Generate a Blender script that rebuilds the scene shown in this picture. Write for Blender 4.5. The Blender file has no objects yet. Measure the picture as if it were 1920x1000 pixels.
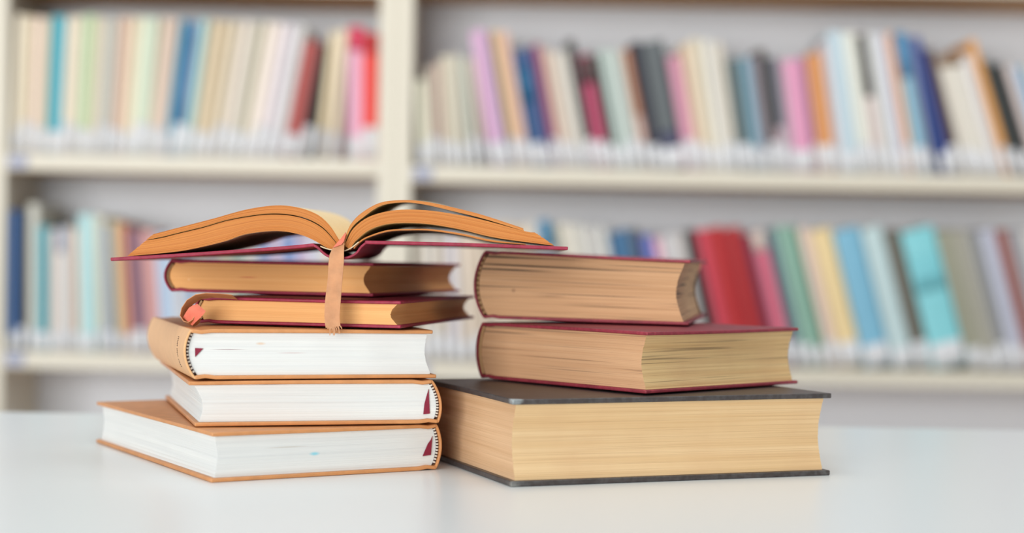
import bpy, bmesh, math, random
from mathutils import Matrix, Vector
random.seed(7)
C = bpy.context.scene.collection
PI = math.pi
TZ = 0.75                      # table top height above the floor
EYE = 0.152                    # camera above the table top

# ---------------------------------------------------------------- camera
cam_d = bpy.data.cameras.new('camera'); cam = bpy.data.objects.new('camera', cam_d); C.objects.link(cam)
cam_d.sensor_width = 36; cam_d.lens = 57.66
cam.matrix_world = Matrix.Translation((0, 0, TZ+EYE)) @ Matrix.Rotation(PI/2-0.00457, 4, 'X') @ Matrix.Rotation(0.01805, 4, 'Z')
cam_d.dof.use_dof = True; cam_d.dof.focus_distance = 1.15; cam_d.dof.aperture_fstop = 2.6
cam_d.clip_start = 0.02
bpy.context.scene.camera = cam

# ---------------------------------------------------------------- world, lights, exposure
w = bpy.data.worlds.new('room_light'); bpy.context.scene.world = w; w.use_nodes = True
w.node_tree.nodes['Background'].inputs[0].default_value = (0.93, 0.97, 1.0, 1)
w.node_tree.nodes['Background'].inputs[1].default_value = 0.36
def area(name, loc, aim, sx, sy, power, col):
    l = bpy.data.lights.new(name, 'AREA'); l.shape = 'RECTANGLE'; l.size = sx; l.size_y = sy
    l.energy = power; l.color = col
    o = bpy.data.objects.new(name, l); C.objects.link(o); o.location = loc
    o.rotation_euler = (Vector(aim)-Vector(loc)).to_track_quat('-Z', 'Y').to_euler()
    return o
area('window_daylight', (-2.4, -4.4, 1.5), (0.0, 1.8, 0.95), 4.4, 2.6, 325, (0.985, 0.995, 0.99))
area('table_fill', (0.0, 0.7, 2.9), (0.0, 0.75, 0.8), 2.6, 1.2, 21, (0.98, 1.0, 0.99))  # unseen fill lamp, added overhead to brighten the table top
area('shelf_fill', (0.2, 1.8, 2.9), (0.3, 2.8, 0.9), 2.6, 0.6, 8, (1.0, 0.98, 0.95))  # second added fill, no visible source, lifts the bookcases behind
vs = bpy.context.scene.view_settings
vs.view_transform = 'Standard'; vs.look = 'None'; vs.gamma = 1; vs.use_curve_mapping = False; vs.exposure = 0.2

# ---------------------------------------------------------------- helpers
def lin(c):
    return tuple((x/255/12.92 if x/255 <= .04045 else ((x/255+.055)/1.055)**2.4) for x in c) + (1,)
def new_mat(name):
    m = bpy.data.materials.new(name); m.use_nodes = True
    return m, m.node_tree.nodes, m.node_tree.links, m.node_tree.nodes['Principled BSDF']
_mc = {}
def plain(col, rough=0.5, name='paint', var=0.06, scale=60, bump=0.0):
    key = (col, rough, name)
    if key in _mc: return _mc[key]
    m, N, L, B = new_mat(name); B.inputs['Roughness'].default_value = rough
    tc = N.new('ShaderNodeTexCoord'); nz = N.new('ShaderNodeTexNoise'); nz.inputs['Scale'].default_value = scale
    nz.inputs['Detail'].default_value = 4
    L.new(tc.outputs['Object'], nz.inputs['Vector'])
    mx = N.new('ShaderNodeMix'); mx.data_type = 'RGBA'
    c = lin(col)
    mx.inputs[6].default_value = tuple(v*(1-var) for v in c[:3])+(1,); mx.inputs[7].default_value = tuple(min(1, v*(1+var)) for v in c[:3])+(1,)
    L.new(nz.outputs['Fac'], mx.inputs[0]); L.new(mx.outputs[2], B.inputs['Base Color'])
    if bump:
        b = N.new('ShaderNodeBump'); b.inputs['Strength'].default_value = bump; b.inputs['Distance'].default_value = .0004
        L.new(nz.outputs['Fac'], b.inputs['Height']); L.new(b.outputs[0], B.inputs['Normal'])
    _mc[key] = m; return m

def cloth(name, col, wear, rough=0.6, wear_amt=0.55, grain=2600, var=.2, worn=()):
    """book cloth: woven grain, worn lighter on its edges"""
    m, N, L, B = new_mat(name); B.inputs['Roughness'].default_value = rough
    tc = N.new('ShaderNodeTexCoord')
    n1 = N.new('ShaderNodeTexNoise'); n1.inputs['Scale'].default_value = 90; n1.inputs['Detail'].default_value = 6
    n2 = N.new('ShaderNodeTexNoise'); n2.inputs['Scale'].default_value = grain; n2.inputs['Detail'].default_value = 2
    for n in (n1, n2): L.new(tc.outputs['Object'], n.inputs['Vector'])
    r = N.new('ShaderNodeValToRGB'); r.color_ramp.elements[0].position = .3; r.color_ramp.elements[1].position = .75
    c = lin(col); r.color_ramp.elements[0].color = tuple(v*(1-var) for v in c[:3])+(1,); r.color_ramp.elements[1].color = tuple(min(1, v*(1+var)) for v in c[:3])+(1,)
    L.new(n1.outputs['Fac'], r.inputs[0])
    geo = N.new('ShaderNodeNewGeometry')
    mr = N.new('ShaderNodeMapRange'); mr.inputs[1].default_value = .52; mr.inputs[2].default_value = .64
    L.new(geo.outputs['Pointiness'], mr.inputs[0])
    n3 = N.new('ShaderNodeTexNoise'); n3.inputs['Scale'].default_value = 260; n3.inputs['Detail'].default_value = 5
    L.new(tc.outputs['Object'], n3.inputs['Vector'])
    r3 = N.new('ShaderNodeMapRange'); r3.inputs[1].default_value = .42; r3.inputs[2].default_value = .62
    L.new(n3.outputs['Fac'], r3.inputs[0])
    mu = N.new('ShaderNodeMath'); mu.operation = 'MULTIPLY'; L.new(mr.outputs[0], mu.inputs[0]); L.new(r3.outputs[0], mu.inputs[1])
    mu2 = N.new('ShaderNodeMath'); mu2.operation = 'MULTIPLY'; L.new(mu.outputs[0], mu2.inputs[0]); mu2.inputs[1].default_value = wear_amt
    mx = N.new('ShaderNodeMix'); mx.data_type = 'RGBA'; L.new(mu2.outputs[0], mx.inputs[0]); L.new(r.outputs[0], mx.inputs[6]); mx.inputs[7].default_value = lin(wear)
    col = mx.outputs[2]
    for (cx, cy, cz, rx, ry, rz, sc, st) in worn:
        mp = N.new('ShaderNodeMapping'); mp.vector_type = 'TEXTURE'
        mp.inputs['Location'].default_value = (cx, cy, cz); mp.inputs['Scale'].default_value = (rx, ry, rz)
        ln = N.new('ShaderNodeVectorMath'); ln.operation = 'LENGTH'; L.new(tc.outputs['Object'], mp.inputs[0]); L.new(mp.outputs[0], ln.inputs[0])
        rr = N.new('ShaderNodeMapRange'); rr.inputs[1].default_value = .3; rr.inputs[2].default_value = 1; rr.inputs[3].default_value = st; rr.inputs[4].default_value = 0
        L.new(ln.outputs['Value'], rr.inputs[0])
        k = N.new('ShaderNodeMath'); k.operation = 'MULTIPLY'; L.new(rr.outputs[0], k.inputs[0]); L.new(n3.outputs['Fac'], k.inputs[1])
        m2 = N.new('ShaderNodeMix'); m2.data_type = 'RGBA'; L.new(k.outputs[0], m2.inputs[0]); L.new(col, m2.inputs[6]); m2.inputs[7].default_value = lin(sc); col = m2.outputs[2]
    L.new(col, B.inputs['Base Color'])
    b = N.new('ShaderNodeBump'); b.inputs['Strength'].default_value = .35; b.inputs['Distance'].default_value = .0003
    L.new(n2.outputs['Fac'], b.inputs['Height']); L.new(b.outputs[0], B.inputs['Normal'])
    return m

def pages(name, light, dark, streak, amt=0.5, fine=3000, coarse=350, gap=0.0, stains=(), fore=None):
    """edges of stacked leaves; UV = (metres along the leaf, metres through the stack)"""
    m, N, L, B = new_mat(name); B.inputs['Roughness'].default_value = .75
    uv = N.new('ShaderNodeUVMap')
    def noise(sx, sy, det, off=0):
        mp = N.new('ShaderNodeMapping'); mp.inputs['Scale'].default_value = (sx, sy, 1); mp.inputs['Location'].default_value = (off, off*.7, 0)
        n = N.new('ShaderNodeTexNoise'); n.inputs['Scale'].default_value = 1; n.inputs['Detail'].default_value = det
        L.new(uv.outputs[0], mp.inputs[0]); L.new(mp.outputs[0], n.inputs['Vector']); return n
    a = noise(2.5, coarse, 3); f = noise(6, fine, 2, 3.1); g = noise(25, 18, 4, 7.7); s = noise(5, 620, 2, 12.3)
    def mix(fac, x, y):
        k = N.new('ShaderNodeMix'); k.data_type = 'RGBA'
        L.new(fac, k.inputs[0])
        for i, q in ((6, x), (7, y)):
            if isinstance(q, tuple): k.inputs[i].default_value = q
            else: L.new(q, k.inputs[i])
        return k.outputs[2]
    def rng(src, lo, hi, a0=0., b0=1.):
        r = N.new('ShaderNodeMapRange'); r.inputs[1].default_value = lo; r.inputs[2].default_value = hi; r.inputs[3].default_value = a0; r.inputs[4].default_value = b0
        L.new(src, r.inputs[0]); return r.outputs[0]
    la, da = lin(light), lin(dark)
    if fore:
        sp_ = N.new('ShaderNodeSeparateXYZ'); L.new(uv.outputs[0], sp_.inputs[0])
        fe = N.new('ShaderNodeMath'); fe.operation = 'COMPARE'; fe.inputs[1].default_value = 3.4; fe.inputs[2].default_value = .5; L.new(sp_.outputs[0], fe.inputs[0])
        la = mix(fe.outputs[0], la, lin(fore[0])); da = mix(fe.outputs[0], da, lin(fore[1]))
    col = mix(rng(a.outputs['Fac'], .3, .7, 0, 1), la, da)
    col = mix(rng(f.outputs['Fac'], .5, .8, 0, amt), col, lin(streak))
    col = mix(rng(g.outputs['Fac'], .45, .8, 0, .35), col, lin(dark))
    if gap: col = mix(rng(s.outputs['Fac'], .585, .66, 0, gap), col, lin(tuple(v*.35 for v in streak)))
    if stains:
        tc = N.new('ShaderNodeTexCoord')
        for (cx, cy, cz, rx, ry, rz, sc, st) in stains:
            mp = N.new('ShaderNodeMapping'); mp.vector_type = 'TEXTURE'
            mp.inputs['Location'].default_value = (cx, cy, cz); mp.inputs['Scale'].default_value = (rx, ry, rz)
            ln = N.new('ShaderNodeVectorMath'); ln.operation = 'LENGTH'
            L.new(tc.outputs['Object'], mp.inputs[0]); L.new(mp.outputs[0], ln.inputs[0])
            col = mix(rng(ln.outputs['Value'], .3, 1.0, st, 0), col, lin(sc))
    L.new(col, B.inputs['Base Color'])
    b = N.new('ShaderNodeBump'); b.inputs['Strength'].default_value = .5; b.inputs['Distance'].default_value = .0003
    L.new(f.outputs['Fac'], b.inputs['Height']); L.new(b.outputs[0], B.inputs['Normal'])
    return m

def link_mesh(name, bm, mats, parent=None, smooth=False, bevel=0, loc=None):
    bmesh.ops.recalc_face_normals(bm, faces=bm.faces)
    me = bpy.data.meshes.new(name); bm.to_mesh(me); bm.free()
    o = bpy.data.objects.new(name, me); C.objects.link(o)
    for m in (mats if isinstance(mats, (list, tuple)) else [mats]): me.materials.append(m)
    if parent: o.parent = parent
    if loc: o.location = loc
    if smooth:
        for p in me.polygons: p.use_smooth = True
        if smooth is not True:
            me.set_sharp_from_angle(angle=math.radians(smooth))
    if bevel:
        b = o.modifiers.new('bevel', 'BEVEL'); b.width = bevel; b.segments = 2; b.limit_method = 'ANGLE'; b.angle_limit = math.radians(40)
    return o
def empty(name, label, cat, mat, group=None):
    o = bpy.data.objects.new(name, None); C.objects.link(o); o.empty_display_size = .05
    o.matrix_world = mat; o['label'] = label; o['category'] = cat
    if group: o['group'] = group
    return o
def box(bm, x0, x1, y0, y1, z0, z1, mi=0):
    v = [bm.verts.new(p) for p in ((x0,y0,z0),(x1,y0,z0),(x1,y1,z0),(x0,y1,z0),(x0,y0,z1),(x1,y0,z1),(x1,y1,z1),(x0,y1,z1))]
    for f in ((0,3,2,1),(4,5,6,7),(0,1,5,4),(1,2,6,5),(2,3,7,6),(3,0,4,7)):
        bm.faces.new([v[i] for i in f]).material_index = mi
def resample(pts, n):
    """smooth resampling of a polyline (Catmull-Rom), n points evenly by length"""
    P = [Vector((p[0], p[1])) for p in pts]; dense = []
    for i in range(len(P)-1):
        p0 = P[i-1] if i > 0 else P[0]*2-P[1]; p1 = P[i]; p2 = P[i+1]; p3 = P[i+2] if i+2 < len(P) else P[-1]*2-P[-2]
        for k in range(12):
            t = k/12
            dense.append(.5*((2*p1)+(p2-p0)*t+(2*p0-5*p1+4*p2-p3)*t*t+(3*p1-p0-3*p2+p3)*t**3))
    dense.append(P[-1])
    D = [0]
    for i in range(1, len(dense)): D.append(D[-1]+(dense[i]-dense[i-1]).length)
    out = []; j = 0
    for k in range(n):
        s = D[-1]*k/(n-1)
        while j < len(D)-2 and D[j+1] < s: j += 1
        seg = D[j+1]-D[j]; t = (s-D[j])/seg if seg > 1e-12 else 0
        out.append(dense[j].lerp(dense[j+1], min(1, t)))
    return out, D[-1]
def leaf_block(name, curve, M, K, depth, mat, parent, v0=0.0, face_mat=None, jitter=.00012, thick=None, N=6, endjit=.0002, vfun=None, zfun=None):
    """stack of leaves: curve(k) -> list of M (u,w) points of the leaf at k in 0..1; runs v0..v0+depth"""
    bm = bmesh.new(); uvl = bm.loops.layers.uv.new('UVMap')
    rows = []; S = []
    for k in range(K+1):
        c = curve(k/K); e = random.uniform(-1, 1)*endjit
        pts = [Vector((p[0], p[1])) for p in c]
        if M > 1:
            d = (pts[-1]-pts[-2]).normalized(); pts[-1] = pts[-1]+d*e
        s = [0]
        for i in range(1, M): s.append(s[-1]+(pts[i]-pts[i-1]).length)
        rows.append(pts); S.append(s)
    T = thick if thick else (rows[-1][M//2]-rows[0][M//2]).length
    jf = [random.uniform(-1, 1)*jitter for _ in range(K+1)]; jb = [random.uniform(-1, 1)*jitter for _ in range(K+1)]
    V = {}
    def vert(k, i, n):
        key = (k, i, n)
        if key not in V:
            p = rows[k][i]; v = v0+depth*n/N + (jf[k] if n == 0 else 0) + (jb[k] if n == N else 0)
            z = p[1] + (zfun(p[0], n/N) if zfun else 0)
            V[key] = bm.verts.new((p[0], v, z))
        return V[key]
    def quad(q, uvs, mi=0):
        f = bm.faces.new([vert(*a) for a in q]); f.material_index = mi
        for lp, u in zip(f.loops, uvs): lp[uvl].uv = u
    for n in (0, N):
        for k in range(K):
            for i in range(M-1):
                q = [(k,i,n),(k,i+1,n),(k+1,i+1,n),(k+1,i,n)]
                quad(q, [(S[a][b]+(.5 if n else 0), T*a/K) for a, b, _ in q])
    for n in range(N):
        for i, off in ((0, 2.), (M-1, 3.)):
            for k in range(K):
                q = [(k,i,n),(k+1,i,n),(k+1,i,n+1),(k,i,n+1)]
                quad(q, [(off+depth*c/N, T*a/K) for a, _, c in q])
        for k in (0, K):
            for i in range(M-1):
                q = [(k,i,n),(k,i+1,n),(k,i+1,n+1),(k,i,n+1)]
                quad(q, [(4+S[a][b]*.2, .3+depth*c/N*.002) for a, b, c in q], 1 if face_mat else 0)
    return link_mesh(name, bm, [mat, face_mat] if face_mat else mat, parent, smooth=35)
def strip(name, pts, t, v0, v1, mat, parent, N=8, bevel=.0005, warp=None, taper=None):
    """a sheet of thickness t following (u,w) points, running v0..v1"""
    bm = bmesh.new(); P = [Vector((p[0], p[1])) for p in pts]; n_ = len(P); ring = []
    for i in range(n_):
        d = (P[min(i+1, n_-1)]-P[max(i-1, 0)]).normalized(); nn = Vector((-d[1], d[0]))
        tt = t*(taper(i/(n_-1)) if taper else 1)
        ring.append((P[i]+nn*tt/2, P[i]-nn*tt/2))
    V = []
    for j in range(N+1):
        v = v0+(v1-v0)*j/N; a = []; b = []
        for i, (p, q) in enumerate(ring):
            dw = warp(i/(n_-1), j/N) if warp else 0
            a.append(bm.verts.new((p[0], v, p[1]+dw))); b.append(bm.verts.new((q[0], v, q[1]+dw)))
        V.append(a+b[::-1])
    m_ = 2*n_
    for j in range(N):
        for i in range(m_):
            bm.faces.new((V[j][i], V[j][(i+1) % m_], V[j+1][(i+1) % m_], V[j+1][i]))
    for e in (V[0], V[-1]):
        for i in range(n_-1): bm.faces.new((e[i], e[i+1], e[m_-2-i], e[m_-1-i]))
    return link_mesh(name, bm, mat, parent, smooth=40, bevel=bevel)
def tube_beads(name, pts, r, mats, parent, seg=10):
    """a thin roll along 3D points, alternating two threads"""
    bm = bmesh.new(); rings = []
    for i, p in enumerate(pts):
        p = Vector(p); d = (Vector(pts[min(i+1, len(pts)-1)])-Vector(pts[max(0, i-1)])).normalized()
        x = d.cross(Vector((0, 1, 0))).normalized(); y = x.cross(d)
        rr = r*(1 if i % 2 else .8)
        rings.append([bm.verts.new(p+(x*math.cos(2*PI*k/seg)+y*math.sin(2*PI*k/seg))*rr) for k in range(seg)])
    for i in range(len(rings)-1):
        for k in range(seg):
            f = bm.faces.new((rings[i][k], rings[i][(k+1) % seg], rings[i+1][(k+1) % seg], rings[i+1][k])); f.material_index = (i//2) % 2
    bm.faces.new(rings[0]); bm.faces.new(rings[-1])
    return link_mesh(name, bm, mats, parent, smooth=True)
def path_strip(name, pts, width_vecs, t, mat, parent, loc=None):
    """ribbon: 3D centre points with half-width vectors"""
    bm = bmesh.new(); rows = []
    for i, (p, wv) in enumerate(zip(pts, width_vecs)):
        p = Vector(p); wv = Vector(wv); d = (Vector(pts[min(i+1, len(pts)-1)])-Vector(pts[max(0, i-1)])).normalized()
        n = d.cross(wv).normalized()*t/2
        rows.append([bm.verts.new(p-wv+n), bm.verts.new(p+n), bm.verts.new(p+wv+n), bm.verts.new(p+wv-n), bm.verts.new(p-n), bm.verts.new(p-wv-n)])
    for i in range(len(rows)-1):
        for k in range(6): bm.faces.new((rows[i][k], rows[i][(k+1) % 6], rows[i+1][(k+1) % 6], rows[i+1][k]))
    bm.faces.new(rows[0]); bm.faces.new(rows[-1])
    return link_mesh(name, bm, mat, parent, smooth=40)

# ---------------------------------------------------------------- the room
def struct(name, x0, x1, y0, y1, z0, z1, mat):
    bm = bmesh.new(); box(bm, x0, x1, y0, y1, z0, z1); o = link_mesh(name, bm, mat); o['kind'] = 'structure'; return o
wall_m = plain((214, 216, 222), .8, 'wall_paint', .03, 8)
floor_m = plain((186, 184, 186), .6, 'floor_vinyl', .08, 14)
struct('floor', -5, 5, -5, 3.1, -.1, 0, floor_m)
struct('wall_back', -5, 5, 3.0, 3.1, 0, 2.8, wall_m)

# ---------------------------------------------------------------- table
white_m, N_, L_, B_ = new_mat('white_laminate')
B_.inputs['Base Color'].default_value = lin((226, 230, 230)); B_.inputs['Roughness'].default_value = .28
B_.inputs['Specular IOR Level'].default_value = .4
tbl = empty('table', 'large white laminate table carrying both stacks of books', 'table', Matrix.Translation((0, .92, 0)))
bm = bmesh.new(); box(bm, -1.25, 1.25, -.62, .62, TZ-.028, TZ); link_mesh('tabletop', bm, white_m, tbl, bevel=.002)
for sx in (-1, 1):
    for sy in (-1, 1):
        bm = bmesh.new(); box(bm, sx*1.17-.03, sx*1.17+.03, sy*.55-.03, sy*.55+.03, 0, TZ-.028); link_mesh('leg', bm, white_m, tbl, bevel=.003)

# ---------------------------------------------------------------- bookcases
SY = 2.71                      # front of the bookcases
F_PX = 3075.0
case_m = plain((212, 204, 186), .45, 'cream_laminate', .03, 6)
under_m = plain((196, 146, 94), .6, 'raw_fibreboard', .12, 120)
back_m = plain((218, 220, 224), .6, 'back_panel', .03, 6)
tag_m = plain((150, 155, 178), .5, 'shelf_tag', .05, 60)
def bookcase(label, x0, x1, shelf_tops, tx):
    t = .0275; cx = (x0+x1)/2; hw = (x1-x0)/2
    o = empty('bookcase', label, 'bookcase', Matrix.Translation((cx, SY, 0)), 'cream bookcases behind the table')
    top = TZ+1.1
    for s in (-1, 1):
        a, b = sorted((s*hw, s*(hw-t))); bm = bmesh.new(); box(bm, a, b, 0, .22, 0, top); link_mesh('side_panel', bm, case_m, o, bevel=.0015)
    bm = bmesh.new(); box(bm, -hw+t, hw-t, .20, .212, .06, top-.0005); link_mesh('back_panel', bm, back_m, o)
    for z in shelf_tops:
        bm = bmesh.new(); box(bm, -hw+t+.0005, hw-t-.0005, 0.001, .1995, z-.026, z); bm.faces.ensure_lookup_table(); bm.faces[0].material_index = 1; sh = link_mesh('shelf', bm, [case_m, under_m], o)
        if z in tx:
            bm = bmesh.new(); box(bm, -hw+t+.004, -hw+t+.036, -.0012, .0012, z-.022, z-.003); link_mesh('shelf_tag', bm, tag_m, sh)
    return o
LS = [TZ-.35, TZ-.0165, TZ+.311, TZ+.612, TZ+.93]
RS = [TZ-.362, TZ-.0215, TZ+.303, TZ+.628, TZ+.93]
bookcase('cream bookcase left of the wide double upright', -.867, -.198, LS, LS[1:3])
bookcase('wide cream bookcase right of the double upright', -.1975, 1.12, RS, RS[1:3])

# ---------------------------------------------------------------- shelf books
paper_m = plain((222, 214, 196), .8, 'leaf_edges', .08, 200)
sticker_m = plain((212, 212, 214), .6, 'spine_sticker', .04, 90)
def simple_book(mat_w, label, group, wd, ht, dp, col, sticker, band):
    """upright volume, spine towards -y, origin at bottom middle of the spine"""
    o = empty('book', label, 'book', mat_w, group)
    h = wd/2; t = min(.0022, wd*.16); r = min(.003, wd*.2)
    m = plain(col, .5, 'book_cover', .07, 45)
    bm = bmesh.new(); out = []; inn = []
    for k in range(9):
        a = PI*k/8; out.append((-h*math.cos(a), r-r*math.sin(a)))
    for k in range(9):
        a = PI*(8-k)/8; inn.append((-(h-t)*math.cos(a), r+t-(r)*math.sin(a)))
    prof = [(-h, dp)]+out+[(h, dp), (h-t, dp)]+inn+[(-h+t, dp)]
    lo = [bm.verts.new((x, y, 0)) for x, y in prof]; hi = [bm.verts.new((x, y, ht)) for x, y in prof]; n = len(prof)
    for i in range(n): bm.faces.new((lo[i], lo[(i+1) % n], hi[(i+1) % n], hi[i]))
    q = n//2
    for R in (lo, hi):
        for i in range(q-1): bm.faces.new((R[i], R[i+1], R[n-2-i], R[n-1-i]))
    link_mesh('cover', bm, m, o, smooth=35)
    bm = bmesh.new(); box(bm, -h+t, h-t, r+t, dp-.003, .002, ht-.003); link_mesh('page_block', bm, paper_m, o)
    def wrap(name, z0, z1, mt, ex):
        bm = bmesh.new(); a_ = []
        for k in range(9):
            a = PI*k/8; a_.append((-(h*.985)*math.cos(a), r-(r+ex)*math.sin(a)-ex*.3))
        lo = [bm.verts.new((x, y, z0)) for x, y in a_]; hi = [bm.verts.new((x, y, z1)) for x, y in a_]
        for i in range(8): bm.faces.new((lo[i], lo[i+1], hi[i+1], hi[i]))
        p = link_mesh(name, bm, mt, o, smooth=True)
        s = p.modifiers.new('t', 'SOLIDIFY'); s.thickness = .0002; s.offset = -1
    if sticker: wrap('spine_label', .0015, .004+sticker, sticker_m, .0005)
    if band: wrap('title_panel', ht*band[0], ht*band[1], plain(band[2], .5, 'spine_panel', .05, 80), .0003)
    return o
RC, RSN = math.cos(.01805), math.sin(.01805)
def px_x(px, y, d): return ((px-960)*RC+(y-500)*RSN)*d/F_PX
def px_z(px, y, d): return TZ+EYE+(486-(500+(y-500)*RC-(px-960)*RSN))*d/F_PX
# every row: list of (mid-height left edge, width, top, lean deg, colour, colour words, sticker, band)
def row(shelf_words, ztop, ymid, x_min, x_max, data, sticker_h):
    n = len(data); prev = None; placed = []
    for i, (x, wpx, ytop, lean, col, words, band) in enumerate(data):
        if shelf_words == 'lower right' and x > 1290: x += 11
        rd = .020+.012*((i*7) % 5)/5
        d = SY+rd; wd = max(.006, wpx*d/F_PX*.968*math.cos(math.radians(lean)))
        ph = math.radians(lean)
        ht = (px_z(x, ytop, d)-ztop)/math.cos(ph); ht = max(.12, ht-wd*abs(math.tan(ph)))
        dz = wd/2*abs(math.sin(ph))+.0006
        zm = px_z(x, ymid, d)-ztop-dz
        xb = px_x(x, ymid, d)+wd/2/math.cos(ph)-zm*math.tan(ph)
        def bounds(xc):       # left and right boundary as functions of height
            ca, sa = math.cos(ph), math.sin(ph)
            pts = [(xc+px*ca+pz*sa, ztop+dz-px*sa+pz*ca) for px, pz in ((-wd/2, 0), (-wd/2, ht), (wd/2, ht), (wd/2, 0))]
            return pts
        def xs_at(pts, z, side):
            r = []
            for a in range(4):
                (x1, z1), (x2, z2) = pts[a], pts[(a+1) % 4]
                if min(z1, z2)-1e-9 <= z <= max(z1, z2)+1e-9 and abs(z2-z1) > 1e-9: r.append(x1+(x2-x1)*(z-z1)/(z2-z1))
            return (min(r) if side < 0 else max(r)) if r else None
        if prev:
            push = 0; me = bounds(xb)
            for q in range(61):
                z = ztop+.004+.27*q/60; a = xs_at(prev, z, 1); b = xs_at(me, z, -1)
                if a is not None and b is not None: push = max(push, a-b+.0003)
            xb += push
        me = bounds(xb); lo = min(p[0] for p in me); hi = max(p[0] for p in me)
        if lo < x_min: xb += x_min-lo+.0004
        if hi > x_max: continue
        prev = bounds(xb)
        M = Matrix.Translation((xb, d, ztop+dz)) @ Matrix.Rotation(ph, 4, 'Y')
        placed.append((M, wd, ht, .135+.004*((i*5) % 6), col, words, band, i))
    names = [p[5] for p in placed]; seen = {}
    ordw = ['first', 'second', 'third', 'fourth', 'fifth', 'sixth', 'seventh', 'eighth', 'ninth', 'tenth']
    labs = []
    for k, p in enumerate(placed):
        lf = names[k-1] if k else None; rt = names[k+1] if k+1 < len(names) else None
        if lf and rt: lab = '%s book, %s shelf, between the %s and %s ones' % (p[5], shelf_words, lf, rt)
        elif rt: lab = '%s book, left end of the %s shelf, beside the %s one' % (p[5], shelf_words, rt)
        else: lab = '%s book, right end of the %s shelf, beside the %s one' % (p[5], shelf_words, lf)
        labs.append(lab)
    for l in labs: assert len(l.split()) <= 16, l
    assert len(set(labs)) == len(labs), [l for l in labs if labs.count(l) > 1]
    for lab, (M, wd, ht, dp, col, words, band, i) in zip(labs, placed):
        simple_book(M, lab, 'books on the %s shelf' % shelf_words, wd, ht, dp, col, sticker_h*(1+.12*((i*3) % 4-1.5)) if sticker_h else 0, band)
UL = [
(18,15,28,1.5,(228,218,198),'off-white',None),(34,17,30,1.5,(214,198,168),'sand',None),
 (52,18,32,1.5,(226,204,192),'blush',None),(71,14,34,1.5,(206,190,160),'khaki',None),(86,29,30,1.6,(58,160,176),'teal',None),
 (116,17,32,2,(224,208,186),'cream',None),(134,14,30,2,(228,220,196),'pale ivory',None),(149,20,28,2.2,(176,200,160),'sage green',None),
 (170,14,32,2.4,(212,198,170),'beige',None),(185,14,34,2.6,(208,204,192),'light grey',None),(200,14,34,2.8,(180,178,168),'mid grey',None),
 (215,20,32,3,(216,184,162),'peach',None),(236,19,32,3.5,(226,212,184),'pale cream',None),(256,30,32,4,(202,212,188),'pale mint',None),
 (287,16,32,5,(216,196,176),'light tan',None),(304,15,34,6,(214,190,174),'dusty pink',None),(320,10,38,7,(70,158,184),'slim bright blue',None),
 (331,24,40,7,(70,104,148),'slate blue',((.1,.9,(78,108,150)))),(356,16,36,7,(164,200,198),'pale aqua',None),(374,18,36,7.5,(204,186,156),'tan',None),
 (393,20,38,8,(206,186,154),'wheat',None),(414,18,38,8.5,(214,200,176),'parchment',None),(433,20,38,9,(220,208,196),'pearl',None),
 (454,18,40,9,(182,176,156),'stone grey',None),(473,19,40,9.5,(224,212,194),'eggshell',None),(493,20,42,10,(228,214,208),'rose white',None),
 (514,20,44,10,(214,206,210),'lavender grey',None),(535,18,46,10.3,(212,210,206),'cloud grey',None),(555,27,75,10.5,(168,72,66),'brick red',None),(582,19,82,9.5,(34,22,20),'dark brown',None),
 (603,15,60,6,(222,204,168),'straw',None),(619,18,55,3.5,(226,210,184),'vanilla',None),(638,30,50,-.5,(222,164,186),'pink',(.82,1.0,(206,60,92))),(669,29,62,-.5,(226,58,44),'bright red',(.84,1.0,(180,38,40)))]
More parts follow.
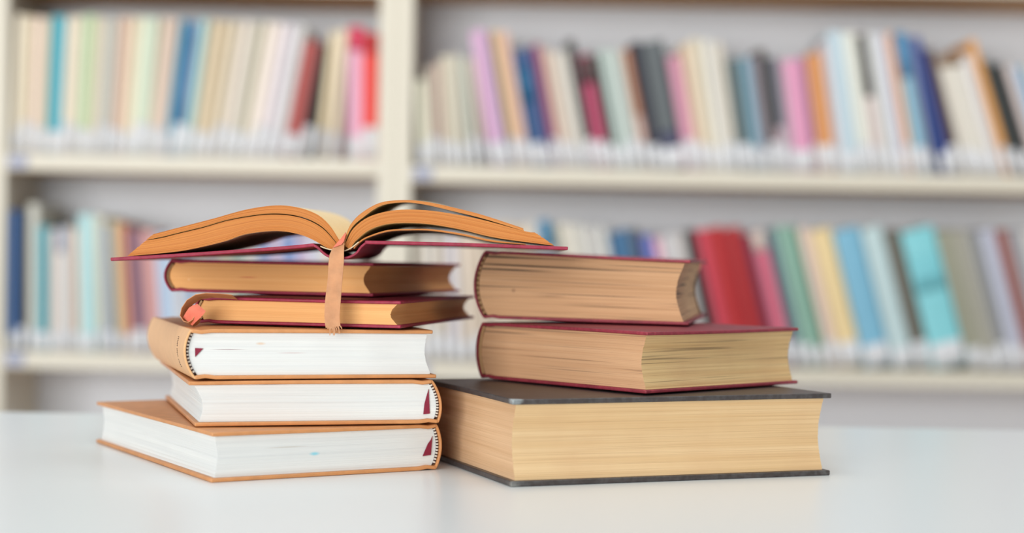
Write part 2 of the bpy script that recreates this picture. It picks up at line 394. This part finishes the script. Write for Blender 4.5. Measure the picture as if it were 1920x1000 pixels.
UR = [
 (778,22,150,-4,(212,208,186),'light stone',None),(801,16,125,-4,(196,182,164),'oatmeal',None),(819,9,118,-4.5,(184,152,142),'thin rosy brown',None),(829,22,105,-5,(206,196,174),'buff',None),
 (852,18,102,-6,(198,192,176),'putty',None),(871,14,108,-7,(178,182,168),'grey green',None),(886,12,110,-8.5,(206,184,170),'shell pink',None),
 (899,31,55,-10.5,(206,162,194),'lilac',None),(931,8,62,-10.5,(126,128,140),'thin steel grey',None),(940,15,58,-11,(214,178,124),'ochre',None),(956,19,58,-11,(214,176,158),'salmon',None),
 (976,27,92,-11.5,(28,76,124),'deep blue',(.55,.85,(0,94,134))),(1004,13,88,-11.5,(92,88,134),'violet',None),(1018,12,82,-11.5,(158,76,98),'plum red',None),
 (1031,18,92,-11.5,(208,186,168),'biscuit',None),(1050,16,100,-11.5,(212,202,188),'linen white',None),(1067,12,95,-12,(214,210,200),'chalk white',None),(1080,17,74,-12,(34,30,28),'slim black',None),
 (1097,24,102,-12,(176,62,96),'magenta',(.75,.98,(84,62,62))),(1121,16,104,-12,(52,46,40),'olive brown',None),(1137,21,92,-12,(178,192,184),'pale sage',None),(1159,22,92,-12,(190,196,188),'misty grey',None),
 (1182,17,92,-12,(176,120,88),'copper',(.1,.45,(206,170,156))),(1199,21,78,-12,(28,28,44),'midnight navy',None),(1219,43,74,-11.5,(84,90,92),'thick charcoal',(.08,.3,(62,64,88))),
 (1264,24,104,-11,(208,144,164),'rose pink',None),(1289,20,82,-10,(214,190,162),'light caramel',None),(1310,20,72,-10,(214,204,182),'pale buff',None),(1331,20,74,-9.5,(216,212,202),'light silver',None),(1352,17,80,-9,(208,198,182),'almond',None),
 (1370,26,110,-9,(84,100,102),'dark slate',None),(1397,17,108,-9,(122,160,176),'steel blue',None),(1415,14,106,-9,(156,150,160),'mauve grey',None),(1429,16,92,-9,(56,40,26),'chocolate brown',None),
 (1445,19,108,-9,(86,92,102),'gunmetal',(.04,.4,(190,170,178))),(1465,9,110,-8.5,(176,158,166),'thin heather',None),(1475,36,110,-8.5,(216,148,178),'candy pink',None),(1512,8,105,-9,(160,118,146),'thin purple',None),
 (1521,29,100,-9,(210,142,82),'orange tan',None),(1551,14,80,-9,(206,190,190),'pale rose',None),(1566,28,58,-9,(188,206,214),'ice blue',None),(1595,26,60,-9.5,(222,222,210),'milk white',None),
 (1622,18,62,-10,(214,196,190),'black-topped',(.55,.99,(22,22,22))),(1639,18,62,-10.5,(208,208,204),'frost white',None),(1658,20,62,-11,(198,200,212),'lavender white',None),(1679,13,62,-11,(220,164,118),'apricot',None),
 (1693,24,60,-11.5,(132,178,196),'sky blue',(.68,1.,(30,126,170))),(1718,10,66,-12,(140,146,168),'thin blue grey',None),(1729,17,68,-14.5,(34,64,134),'royal blue',None),(1747,20,92,-15,(56,26,36),'dark maroon',None),
 (1768,25,100,-16,(212,204,190),'ivory grey',(.9,1.,(132,104,80))),(1795,25,98,-16.5,(218,212,200),'soft white',(.9,1.,(132,104,80))),(1822,22,100,-17,(210,206,204),'pale dove',None),(1846,13,74,-17.5,(222,158,84),'amber',None),
 (1861,17,112,-18,(58,62,58),'greenish black',None),(1879,17,118,-18,(28,30,30),'jet black',None),(1898,17,122,-18,(216,200,194),'blush white',None),(1917,18,124,-18,(138,172,200),'cornflower blue',None),(1936,22,118,-18,(200,190,170),'fawn',None),
 (1960,22,118,-18,(170,120,110),'clay',None)]
LL = [
 (11,15,395,0,(42,98,160),'strong blue',None),(27,16,396,0,(26,36,54),'blue black',None),(44,21,382,-.8,(200,198,186),'pale stone',None),(66,20,424,-1,(40,146,160),'turquoise',None),
 (87,18,430,-1,(210,196,184),'beige',None),(106,14,428,-1.2,(212,206,202),'greyish white',(.8,1.,(120,136,170))),(121,12,425,-1.5,(216,212,206),'slim white',None),(134,13,430,-1.8,(202,168,146),'light brown',None),
 (148,29,402,-2.2,(176,212,212),'pale turquoise',None),(178,19,405,-3,(214,210,190),'cream',None),(198,12,422,-3.5,(98,124,158),'dusty blue',None),(211,15,415,-4,(216,196,152),'straw yellow',None),
 (227,15,420,-4.3,(198,126,92),'terracotta',None),(243,25,430,-4.5,(126,90,108),'plum',None),(269,26,432,-5,(210,154,148),'salmon pink',None),(296,26,440,-5,(178,198,220),'powder blue',None),
 (323,22,436,-5,(206,204,206),'silver white',None),(346,20,440,-5,(150,170,196),'denim blue',None),(367,24,438,-5,(210,200,190),'oat',None),(392,22,436,-5,(186,170,176),'dusty mauve',None),(415,24,440,-5,(206,196,170),'parchment',None),
 (440,20,442,-5,(160,180,170),'grey green',None),(461,26,440,-5,(216,208,198),'ivory',None),(488,22,444,-5,(132,150,190),'periwinkle',None),(511,24,442,-5,(200,180,196),'pale lilac',None),(536,22,440,-5,(120,148,196),'mid blue',None),
 (559,24,444,-5,(196,176,200),'lavender',None),(584,24,442,-5,(206,206,216),'pale grey',None),(609,24,440,-5,(214,200,180),'sand',None),(634,22,444,-5,(190,150,140),'rosewood',None),(657,18,440,-5,(208,208,200),'light grey',None)]
LR = [
 (780,18,444,-3,(206,196,180),'sandstone',None),(799,20,440,-3,(214,206,196),'white linen',None),(820,18,442,-3,(200,188,172),'light taupe',None),(839,20,436,-3.5,(206,200,204),'pale pewter',None),(860,20,440,-4,(214,200,184),'cream',None),
 (881,22,430,-5,(214,196,176),'peach cream',None),(904,22,425,-6,(196,180,160),'camel',None),(927,24,420,-7,(216,204,184),'ivory',None),(952,22,418,-8,(206,190,166),'wheat',None),(975,26,422,-9,(214,196,170),'light buff',None),
 (1002,22,415,-10,(206,200,190),'dove white',None),(1026,24,412,-11,(206,214,218),'blue-topped white',(.80,1.,(44,124,164))),(1051,14,420,-11.5,(122,128,118),'moss grey',None),(1066,24,418,-12,(214,206,190),'eggshell',None),(1091,24,420,-12,(206,202,192),'chalk',None),
 (1116,24,424,-12,(200,196,190),'pale ash',None),(1141,18,426,-12,(208,206,200),'off-white',None),(1160,22,436,-12,(44,100,140),'ocean blue',None),(1183,16,430,-12,(84,124,160),'teal blue',None),(1200,18,428,-12.5,(64,72,84),'inky grey',None),
 (1219,22,440,-12.5,(96,110,180),'violet blue',None),(1242,16,446,-13,(226,170,184),'baby pink',None),(1259,22,440,-13,(206,204,204),'silver grey',None),(1282,24,436,-13.5,(196,190,186),'warm grey',None),(1307,10,430,-14,(60,50,52),'thin dark',None),
 (1318,20,430,-14,(208,66,84),'raspberry',None),(1339,32,424,-14,(178,30,34),'scarlet',None),(1372,32,424,-14,(168,26,30),'deep crimson',None),(1405,14,440,-14,(120,48,70),'wine',None),(1420,28,432,-14.5,(214,106,128),'coral pink',(.86,1.,(214,196,184))),
 (1449,19,430,-14.5,(92,112,122),'blue slate',None),(1469,22,424,-14.5,(148,186,168),'seafoam green',None),(1492,18,424,-14.5,(120,160,140),'leaf green',None),(1511,22,426,-14.8,(222,196,180),'pale apricot',None),(1534,42,426,-15,(230,204,152),'custard yellow',None),
 (1577,52,424,-15,(122,178,202),'soft blue',None),(1630,42,422,-15,(188,208,208),'icy aqua',None),(1673,30,430,-15.2,(104,98,86),'dark taupe',None),(1704,66,422,-15.2,(132,204,210),'wide aqua',(.55,.8,(118,192,200))),
 (1771,30,430,-15.5,(156,154,134),'olive grey',None),(1802,26,430,-15.5,(166,162,148),'khaki grey',None),(1829,22,432,-15.5,(146,146,146),'pewter',None),(1852,30,428,-15.5,(186,188,202),'lilac grey',None),(1883,22,430,-15.5,(150,92,82),'russet',None),
 (1906,24,430,-15.5,(160,160,164),'stormy grey',None),(1931,24,430,-15.5,(200,196,190),'bone',None),(1956,26,430,-15.5,(120,140,160),'faded blue',None)]
row('upper left', LS[2], 165, -.8385, -.2265, UL, .044)
row('upper right', RS[2], 180, -.1690, 1.091, UR, .040)
row('lower left', LS[1], 540, -.8385, -.2265, LL, .030)
row('lower right', RS[1], 540, -.1690, 1.091, LR, .036)

# ---------------------------------------------------------------- the stacked books
red_m = cloth('burgundy_cloth', (138, 20, 50), (206, 70, 100), .6, .7)
red2_m = cloth('worn_red_cloth', (130, 38, 52), (204, 84, 92), .6, .8)
tan_m = cloth('tan_leatherette', (204, 140, 86), (226, 178, 130), .5, .4, 1400, .1)
tan2_m = cloth('pale_tan_leatherette', (222, 172, 120), (232, 192, 146), .5, .0, 1400, .05)
black_m = cloth('black_cloth', (64, 56, 54), (128, 134, 134), .42, .7, worn=[(.183, 0, .0591, .009, .009, .006, (176, 186, 188), 1.3), (.183, 0, 0, .008, .008, .005, (150, 150, 146), .9)])
thread_dark = plain((58, 34, 32), .8, 'dark_thread', .2, 900)
thread_light = plain((214, 204, 190), .8, 'pale_thread', .1, 900)
thread_tan = plain((176, 140, 96), .8, 'tan_thread', .2, 900)
thread_brown = plain((120, 84, 54), .8, 'brown_thread', .2, 900)
maroon_m = plain((132, 22, 52), .55, 'maroon_ribbon', .12, 500)
def stack_book(label, F, th, La, Lb, T, z0, mode, cover, page_mat, t=.0026, over=.0035, sb=.005, fc=.004, shear=0.0, tilt=0.0, threads=None, K=36, warp=.0004, seed=1, spine_mat=None, wedge=0.0):
    """mode 'left': spine at the left end of the front edge; 'right': spine at its right end; 'side': spine is the left-hand face"""
    random.seed(seed)
    a = Vector((math.cos(th), math.sin(th), 0)); b = Vector((-math.sin(th), math.cos(th), 0)); P = Vector((F[0], F[1], TZ+z0))
    if mode == 'left': W, H, org, u = Lb, La, P+b*Lb, -b; vis = 0
    elif mode == 'right': W, H, org, u = La, Lb, P+a*La+b*Lb, -a; vis = 1
    else: W, H, org, u = La, Lb, P.copy(), a; vis = 0
    u = Vector((u[0], u[1], -tilt)).normalized(); v = Vector((0, 0, 1)).cross(u).normalized(); n = u.cross(v)
    org = org+Vector((0, 0, tilt*W))
    M = Matrix((( u[0], v[0], n[0], org[0]), (u[1], v[1], n[1], org[1]), (u[2], v[2], n[2], org[2]), (0, 0, 0, 1)))
    o = empty('book', label, 'book', M, None)
    sh = lambda w_: shear*w_/T
    ph = [random.uniform(0, 6) for _ in range(4)]
    up = lambda x, w_: w_+wedge*(1-max(0, x)/W)*w_/T
    def board(name, w_, top):
        n_ = 26; pts = []
        for i in range(n_):
            x = .0012+(W-.0012)*i/(n_-1)
            g = .0009*math.exp(-((x-.0085)/.0028)**2)
            pts.append((x+sh(w_), up(x, w_-(g if top else -g))))
        wf = lambda s, q: warp*(s**2)*math.sin(q*3+s*4+ph[0 if top else 1])*(1 if top else .2)
        return strip(name, pts, t, 0, H, cover, o, N=14, bevel=.0007, warp=wf)
    board('back_cover', t/2+.00015, False); board('front_cover', T-t/2-.0002, True)
    ts = .0016; pts = []
    for i in range(25):
        k = i/24; w_ = ts/2+(T-ts)*k
        pts.append((.0016-sb*math.sin(PI*k)**.75+sh(w_), up(0, w_)))
    strip('spine', pts, ts, .0003, H-.0003, spine_mat or cover, o, N=6, bevel=.0004)
    lo, hi = t+.0002, T-t-.0002
    def crv(k):
        w_ = lo+(hi-lo)*k
        u0 = .0035-(sb-.0008)*math.sin(PI*k)**.75; u1 = W-over-fc*math.sin(PI*k)**1.1
        return [(u0+(u1-u0)*i/13+sh(w_), up(u0+(u1-u0)*i/13, w_)) for i in range(14)]
    leaf_block('page_block', crv, 14, K, H-2*over, page_mat, o, v0=over, thick=hi-lo)
    if threads:
        for side in ((0, 1) if False else (vis,)):
            y = over-.0006 if side == 0 else H-over+.0006
            pts = []
            for i in range(49):
                k = i/48; w_ = lo+.0008+(hi-lo-.0016)*k
                pts.append((.0026-(sb-.0008)*math.sin(PI*(.04+.92*k))**.75+sh(w_), y, up(0, w_)))
            tube_beads('headband', pts, .0011, threads, o)
    o['_W'] = W; o['_H'] = H
    return o, W, H, over
def marker(parent, pts, y, mat, name='ribbon_marker'):
    bm = bmesh.new(); A = [bm.verts.new((p[0], y-.0003, p[1])) for p in pts]; B2 = [bm.verts.new((p[0], y+.0003, p[1])) for p in pts]
    bm.faces.new(A); bm.faces.new(B2[::-1]); n = len(pts)
    for i in range(n): bm.faces.new((A[i], A[(i+1) % n], B2[(i+1) % n], B2[i]))
    return link_mesh(name, bm, mat, parent)
D2R = math.radians
# page papers
wp = dict(light=(231, 232, 228), dark=(218, 220, 218), streak=(182, 184, 184), amt=.45, fine=3600, coarse=240)
white_a = pages('white_leaves_bottom', stains=[(.0945, .2504, .0155, .0045, .004, .0016, (120, 205, 222), .8), (.115, .2504, .021, .018, .004, .0006, (186, 176, 160), .5)], **wp)
white_b = pages('white_leaves', stains=[(.122, .2164, .0285, .016, .004, .0006, (120, 96, 96), .6)], **wp)
white_c = pages('white_leaves_upper', stains=[(.046, .0035, .0245, .004, .004, .0012, (222, 190, 160), .7), (.0235, .0035, .0205, .014, .004, .0003, (120, 40, 60), .7), (.068, .0035, .018, .012, .004, .0004, (190, 150, 150), .5)], **wp)
amber_e = pages('amber_leaves_upper', (242, 184, 118), (228, 162, 94), (176, 108, 54), .5, 3400, 260, stains=[(.063, .0035, .0125, .010, .004, .0004, (190, 52, 40), .9), (.014, .0035, .0098, .001, .004, .001, (240, 200, 150), .9)])
amber_d = pages('amber_leaves_lower', (236, 180, 116), (220, 158, 94), (176, 112, 60), .5, 3400, 260)
old_i = pages('old_leaves_upper', (208, 164, 122), (186, 142, 100), (124, 84, 54), .75, 2400, 330, gap=.8, stains=[(.023, .0035, .0225, .0022, .004, .0022, (90, 50, 30), .45), (.052, .0035, .0188, .016, .004, .0004, (80, 50, 34), .9)])
old_h = pages('old_leaves_lower', (212, 168, 128), (192, 146, 106), (150, 104, 66), .6, 2000, 220, gap=.5, fore=((224, 192, 138), (202, 162, 108)))
old_g = pages('cream_leaves', (224, 186, 146), (204, 162, 120), (160, 118, 80), .5, 1700, 170, fore=((228, 196, 150), (212, 174, 124)))

A, AW, AH, AO = stack_book('tan hardback with white pages lying flat on the table, bottom of the left stack', (-.1966, 1.0858), D2R(31.2), .1704, .2539, .0331, 0, 'right', tan_m, white_a, sb=.0045, fc=.0018, threads=[thread_dark, thread_light], seed=3)
marker(A, [(.0030, .024), (.0040, .0215), (.0065, .0185), (.0105, .0100), (.0040, .0105)], AH-AO+.0006, maroon_m)
Bk, BW, BH, BO = stack_book('tan hardback with white pages and maroon ribbon, second from bottom of the left stack', (-.2162+.0026, 1.1158), D2R(17.1), .1719, .2199, .0314, .0339, 'right', tan_m, white_b, sb=.0045, fc=.004, shear=.0052, threads=[thread_dark, thread_light], seed=5)
marker(Bk, [(.0080, .0245), (.0068, .0070), (.0115, .0065), (.0108, .0140), (.0095, .0190)], BH-BO+.0006, maroon_m)
Cb, CW, CH, CO = stack_book('pale tan hardback showing its round spine at the left, white pages, under the burgundy books', (-.2150, 1.1145), D2R(19), .1720, .2150, .0348, .0659, 'side', tan_m, white_c, sb=.006, fc=.003, shear=-.0034, threads=[thread_dark, thread_light], seed=8, spine_mat=tan2_m)
marker(Cb, [(.0010, .0215), (.0065, .0212), (.0045, .0190), (.0012, .0155)], CO-.0006, maroon_m)
for k in range(18):                                          # faint tooled letters down the spine
    if k in (5, 11): continue
    bm = bmesh.new(); z = .007+.0205*k/17
    uu = .0016-.006*math.sin(PI*z/.0352)**.75-.0009-.0034*z/.0352
    box(bm, uu-.00012, uu+.0002, .032+.0006*math.sin(k*1.9), .0142+.0010*((k*7) % 3)/2+.02, z-.0002, z+.0003); link_mesh('tooled_mark', bm, thread_dark, Cb)
Db, DW, DH, DO = stack_book('thin burgundy hardback with amber pages and a curled tan ribbon, below the thicker burgundy book', (-.0772, 1.1472), D2R(77.9), .2221, .1513, .0194, .1018, 'left', red_m, amber_d, t=.0022, sb=.004, fc=.005, threads=[thread_tan, thread_tan], K=22, seed=11)
Eb, EW, EH, EO = stack_book('burgundy hardback with amber pages, directly under the open book', (-.1027, 1.2170), D2R(74.9), .2225, .1655, .0254, .1220, 'left', red_m, amber_e, t=.0024, sb=.0065, fc=.0055, threads=[thread_tan, thread_brown], K=28, seed=12)
Gb, GW, GH, GO = stack_book('thick black hardback with cream pages on the table, bottom of the right stack', (.0021, 1.0908), D2R(21.7), .2476, .1830, .0591, 0, 'left', black_m, old_g, t=.0036, over=.0042, sb=.008, fc=.0065, K=50, seed=14)
Hb, HW, HH, HO = stack_book('worn red hardback in the middle of the right stack, turned corner-on above the black book', (.0947, 1.1382), D2R(44.0), .1763, .1697, .0433, .0600, 'left', red2_m, old_h, t=.0024, over=.0032, sb=.0065, fc=.0045, K=44, seed=15, threads=[thread_tan, thread_tan])
Ib, IW, IH, IO = stack_book('thick worn red hardback on top of the right stack, touching the open book cover', (.1340, 1.2361), D2R(79.9), .2192, .1586, .0497, .1042, 'left', red2_m, old_i, t=.0024, over=.0045, sb=.0085, fc=.006, tilt=.0080, wedge=.0036, K=50, seed=16, threads=[thread_tan, thread_brown])

# ---------------------------------------------------------------- the open book
OD = 1.1430; SC = OD/F_PX
OX = px_x(645, 478, OD); OZ = px_z(645, 478, OD)
def q(px, y): return (px_x(px, y, OD)-OX, px_z(px, y, OD)-OZ)
ob = empty('open_book', 'open burgundy book with amber pages lying across both stacks, tan ribbon hanging down', 'book', Matrix.Translation((OX, OD, OZ+.0007)))
open_p = pages('amber_leaves_open', (208, 136, 66), (186, 110, 46), (124, 64, 24), .75, 3000, 420)
leaf_m = plain((240, 214, 166), .75, 'page_face', .05, 60)
OH = .205
lb = [q(*p) for p in ((207, 488.5), (300, 483), (400, 476.5), (500, 469.5), (560, 464.5), (588, 461.5))]
c, _ = resample(lb, 24); strip('back_cover', c, .0024, 0, OH, red_m, ob, N=10, bevel=.0006, warp=lambda s, t_: .0008*math.sin(6*s+1)*t_)
rb = [q(*p) for p in ((684, 456.5), (760, 458), (860, 460.5), (960, 464), (1065, 468))]
c, _ = resample(rb, 24); strip('front_cover', c, .0024, 0, OH, red_m, ob, N=10, bevel=.0006)
sp = [q(*p) for p in ((586, 461), (596, 467), (604, 475), (616, 483), (634, 486.5), (652, 485), (668, 477), (676, 466), (686, 457.5))]
c, _ = resample(sp, 22); strip('spine', c, .0016, .0002, OH-.0002, red_m, ob, N=6, bevel=.0004)
ln_ = [q(*p) for p in ((600, 464), (614, 469), (640, 473), (656, 468), (672, 456))]
c, _ = resample(ln_, 14); strip('spine_lining', c, .0008, .002, OH-.004, plain((206, 184, 150), .8, 'mull', .1, 400), ob, N=2, bevel=0)
def bundle(name, up, lw, K, M=44, jitter=.00015, endjit=.0004, lift=.0, v0=.003):
    U, _ = resample([q(*p) for p in up], M); Lw, _ = resample([q(*p) for p in lw], M)
    th_ = sum((U[i]-Lw[i]).length for i in range(M))/M
    return leaf_block(name, lambda k: [Lw[i].lerp(U[i], k) for i in range(M)], M, K, OH-2*v0, open_p, ob, v0=v0, face_mat=leaf_m, jitter=jitter, thick=th_, N=8, endjit=endjit,
                      zfun=lambda u_, t_: lift*t_*math.exp(-((abs(u_)-.03)/.05)**2))
# left: gutter -> fore-edge
bundle('page_bundle', [(640,461),(634,450),(617,424),(594,404),(558,391),(516,387),(460,395),(398,412),(340,427),(286,441)],
       [(632,463),(627,453),(600,425),(558,407),(502,402.5),(432,412.5),(380,427),(330,439),(302,446),(272,452)], 16, lift=.0022)
bundle('page_bundle', [(631,464),(626,454),(599,427),(558,409),(502,404.5),(432,414.5),(380,429),(330,441),(302,448),(272,453)],
       [(624,471),(614,468),(586,452),(558,441),(516,435),(460,441),(418,455),(348,471),(290,478),(236,482.5)], 30)
# right
bundle('page_bundle', [(644,458),(646,449),(656,424),(676,402),(712,382),(754,377),(796,380),(852,391.5),(908,406),(981,430)],
       [(646,460),(649,447),(660,427),(678,411),(712,388),(754,381.5),(796,385.5),(852,398.5),(908,412.5),(982,435)], 5, lift=.006)
bundle('page_bundle', [(645,462),(650,452),(662,430),(692,408),(740,396),(796,396),(852,403.5),(908,415),(984,435.5),(1003,438)],
       [(656,471),(660,462),(668,452),(692,433),(726,422),(768,420),(810,423),(866,433),(930,448),(1040,463)], 28)
bundle('loose_leaves', [(662,467),(670,457),(687,446),(726,433.5),(768,431.5),(810,432),(866,440),(922,452),(985,459.5)],
       [(663,469),(671,460),(687,449),(726,436.5),(768,434),(810,435),(866,443.5),(922,455.5),(987,461)], 3)
# ribbon: out of the gutter, over the spine and down in front of the books below
rib_m = cloth('tan_ribbon', (190, 132, 88), (214, 168, 124), .6, .2, 3600)
coral_m = cloth('coral_ribbon', (222, 112, 86), (232, 150, 120), .6, .2, 3600)
def rq(px, y, dep): x, z = q(px, y); return (x, dep, z)
path = [(643,449,.020,5),(641,452,.006,6),(638,458,-.0005,8),(635,466,-.0018,11),(632,478,-.0022,13.5),(631,495,-.0022,14.5),(629.5,520,-.0026,14),(627,545,-.0026,14.5),(624.5,570,-.0024,15),(623.5,592,-.0028,14.5),(624,606,-.003,14),(625.5,615,-.003,14)]
pts = [rq(x, y, d) for x, y, d, w_ in path]
wv = [(w_*SC, -.0006, .0008) for x, y, d, w_ in path]
rib = path_strip('ribbon', pts, wv, .0005, rib_m, ob)
path2 = [(645,441,.004,2.5),(644,446,.0006,4),(641,452,-.0014,6),(637,459,-.0024,8),(633,464,-.0028,8)]
path_strip('ribbon_fold', [rq(x, y, d) for x, y, d, w_ in path2], [(w_*SC, 0, .0012) for *_, w_ in path2], .0005, coral_m, rib)
for k in range(11):                                            # frayed end
    x0 = 613+24*k/10+random.uniform(-1, 1); ln2 = random.choice((6, 10, 15, 18)); x1 = x0+random.uniform(-3, 3.5)+(3 if k > 7 else 0)
    path_strip('frayed_thread', [rq(x0, 612, -.003), rq((x0+x1)/2+1, 613+ln2*.5, -.0032), rq(x1, 613+ln2, -.0028)], [(1.5*SC, 0, 0), (1.3*SC, 0, 0), (.5*SC, 0, 0)], .0004, rib_m, rib)

# curled ribbon of the thin burgundy book (in that book's own frame)
Minv = Db.matrix_world.inverted()
def dq(px, y, dep):
    p = Vector((px_x(px, y, dep), dep, px_z(px, y, dep))); return Minv @ p
bpy.context.view_layer.update()
Minv = Db.matrix_world.inverted()
cl = [(440,557.5,1.163),(415,555,1.160),(392,554,1.158),(372,557,1.157),(356,567,1.157),(346,582,1.157),(343,596,1.157),(349,606,1.157),(358,608.5,1.157),(366,604,1.158),(371,596,1.159)]
cp = [dq(*p) for p in cl]
R3 = Minv.to_3x3()
path_strip('ribbon', cp, [R3 @ Vector((.0012, .0048, -.0016)) for _ in cp], .0005, rib_m, Db)
c2 = [(352,603,1.156),(358,595,1.1545),(365,587,1.1535),(372,581,1.153),(378,577,1.1535)]
path_strip('ribbon_end', [dq(*p) for p in c2], [R3 @ Vector((.0036*k_, .0004, -.0032*k_)) for k_ in (.9, 1, 1.1, 1, .8)], .0006, coral_m, Db)
for o in list(bpy.data.objects):
    for k in ('_W', '_H'):
        if k in o: del o[k]
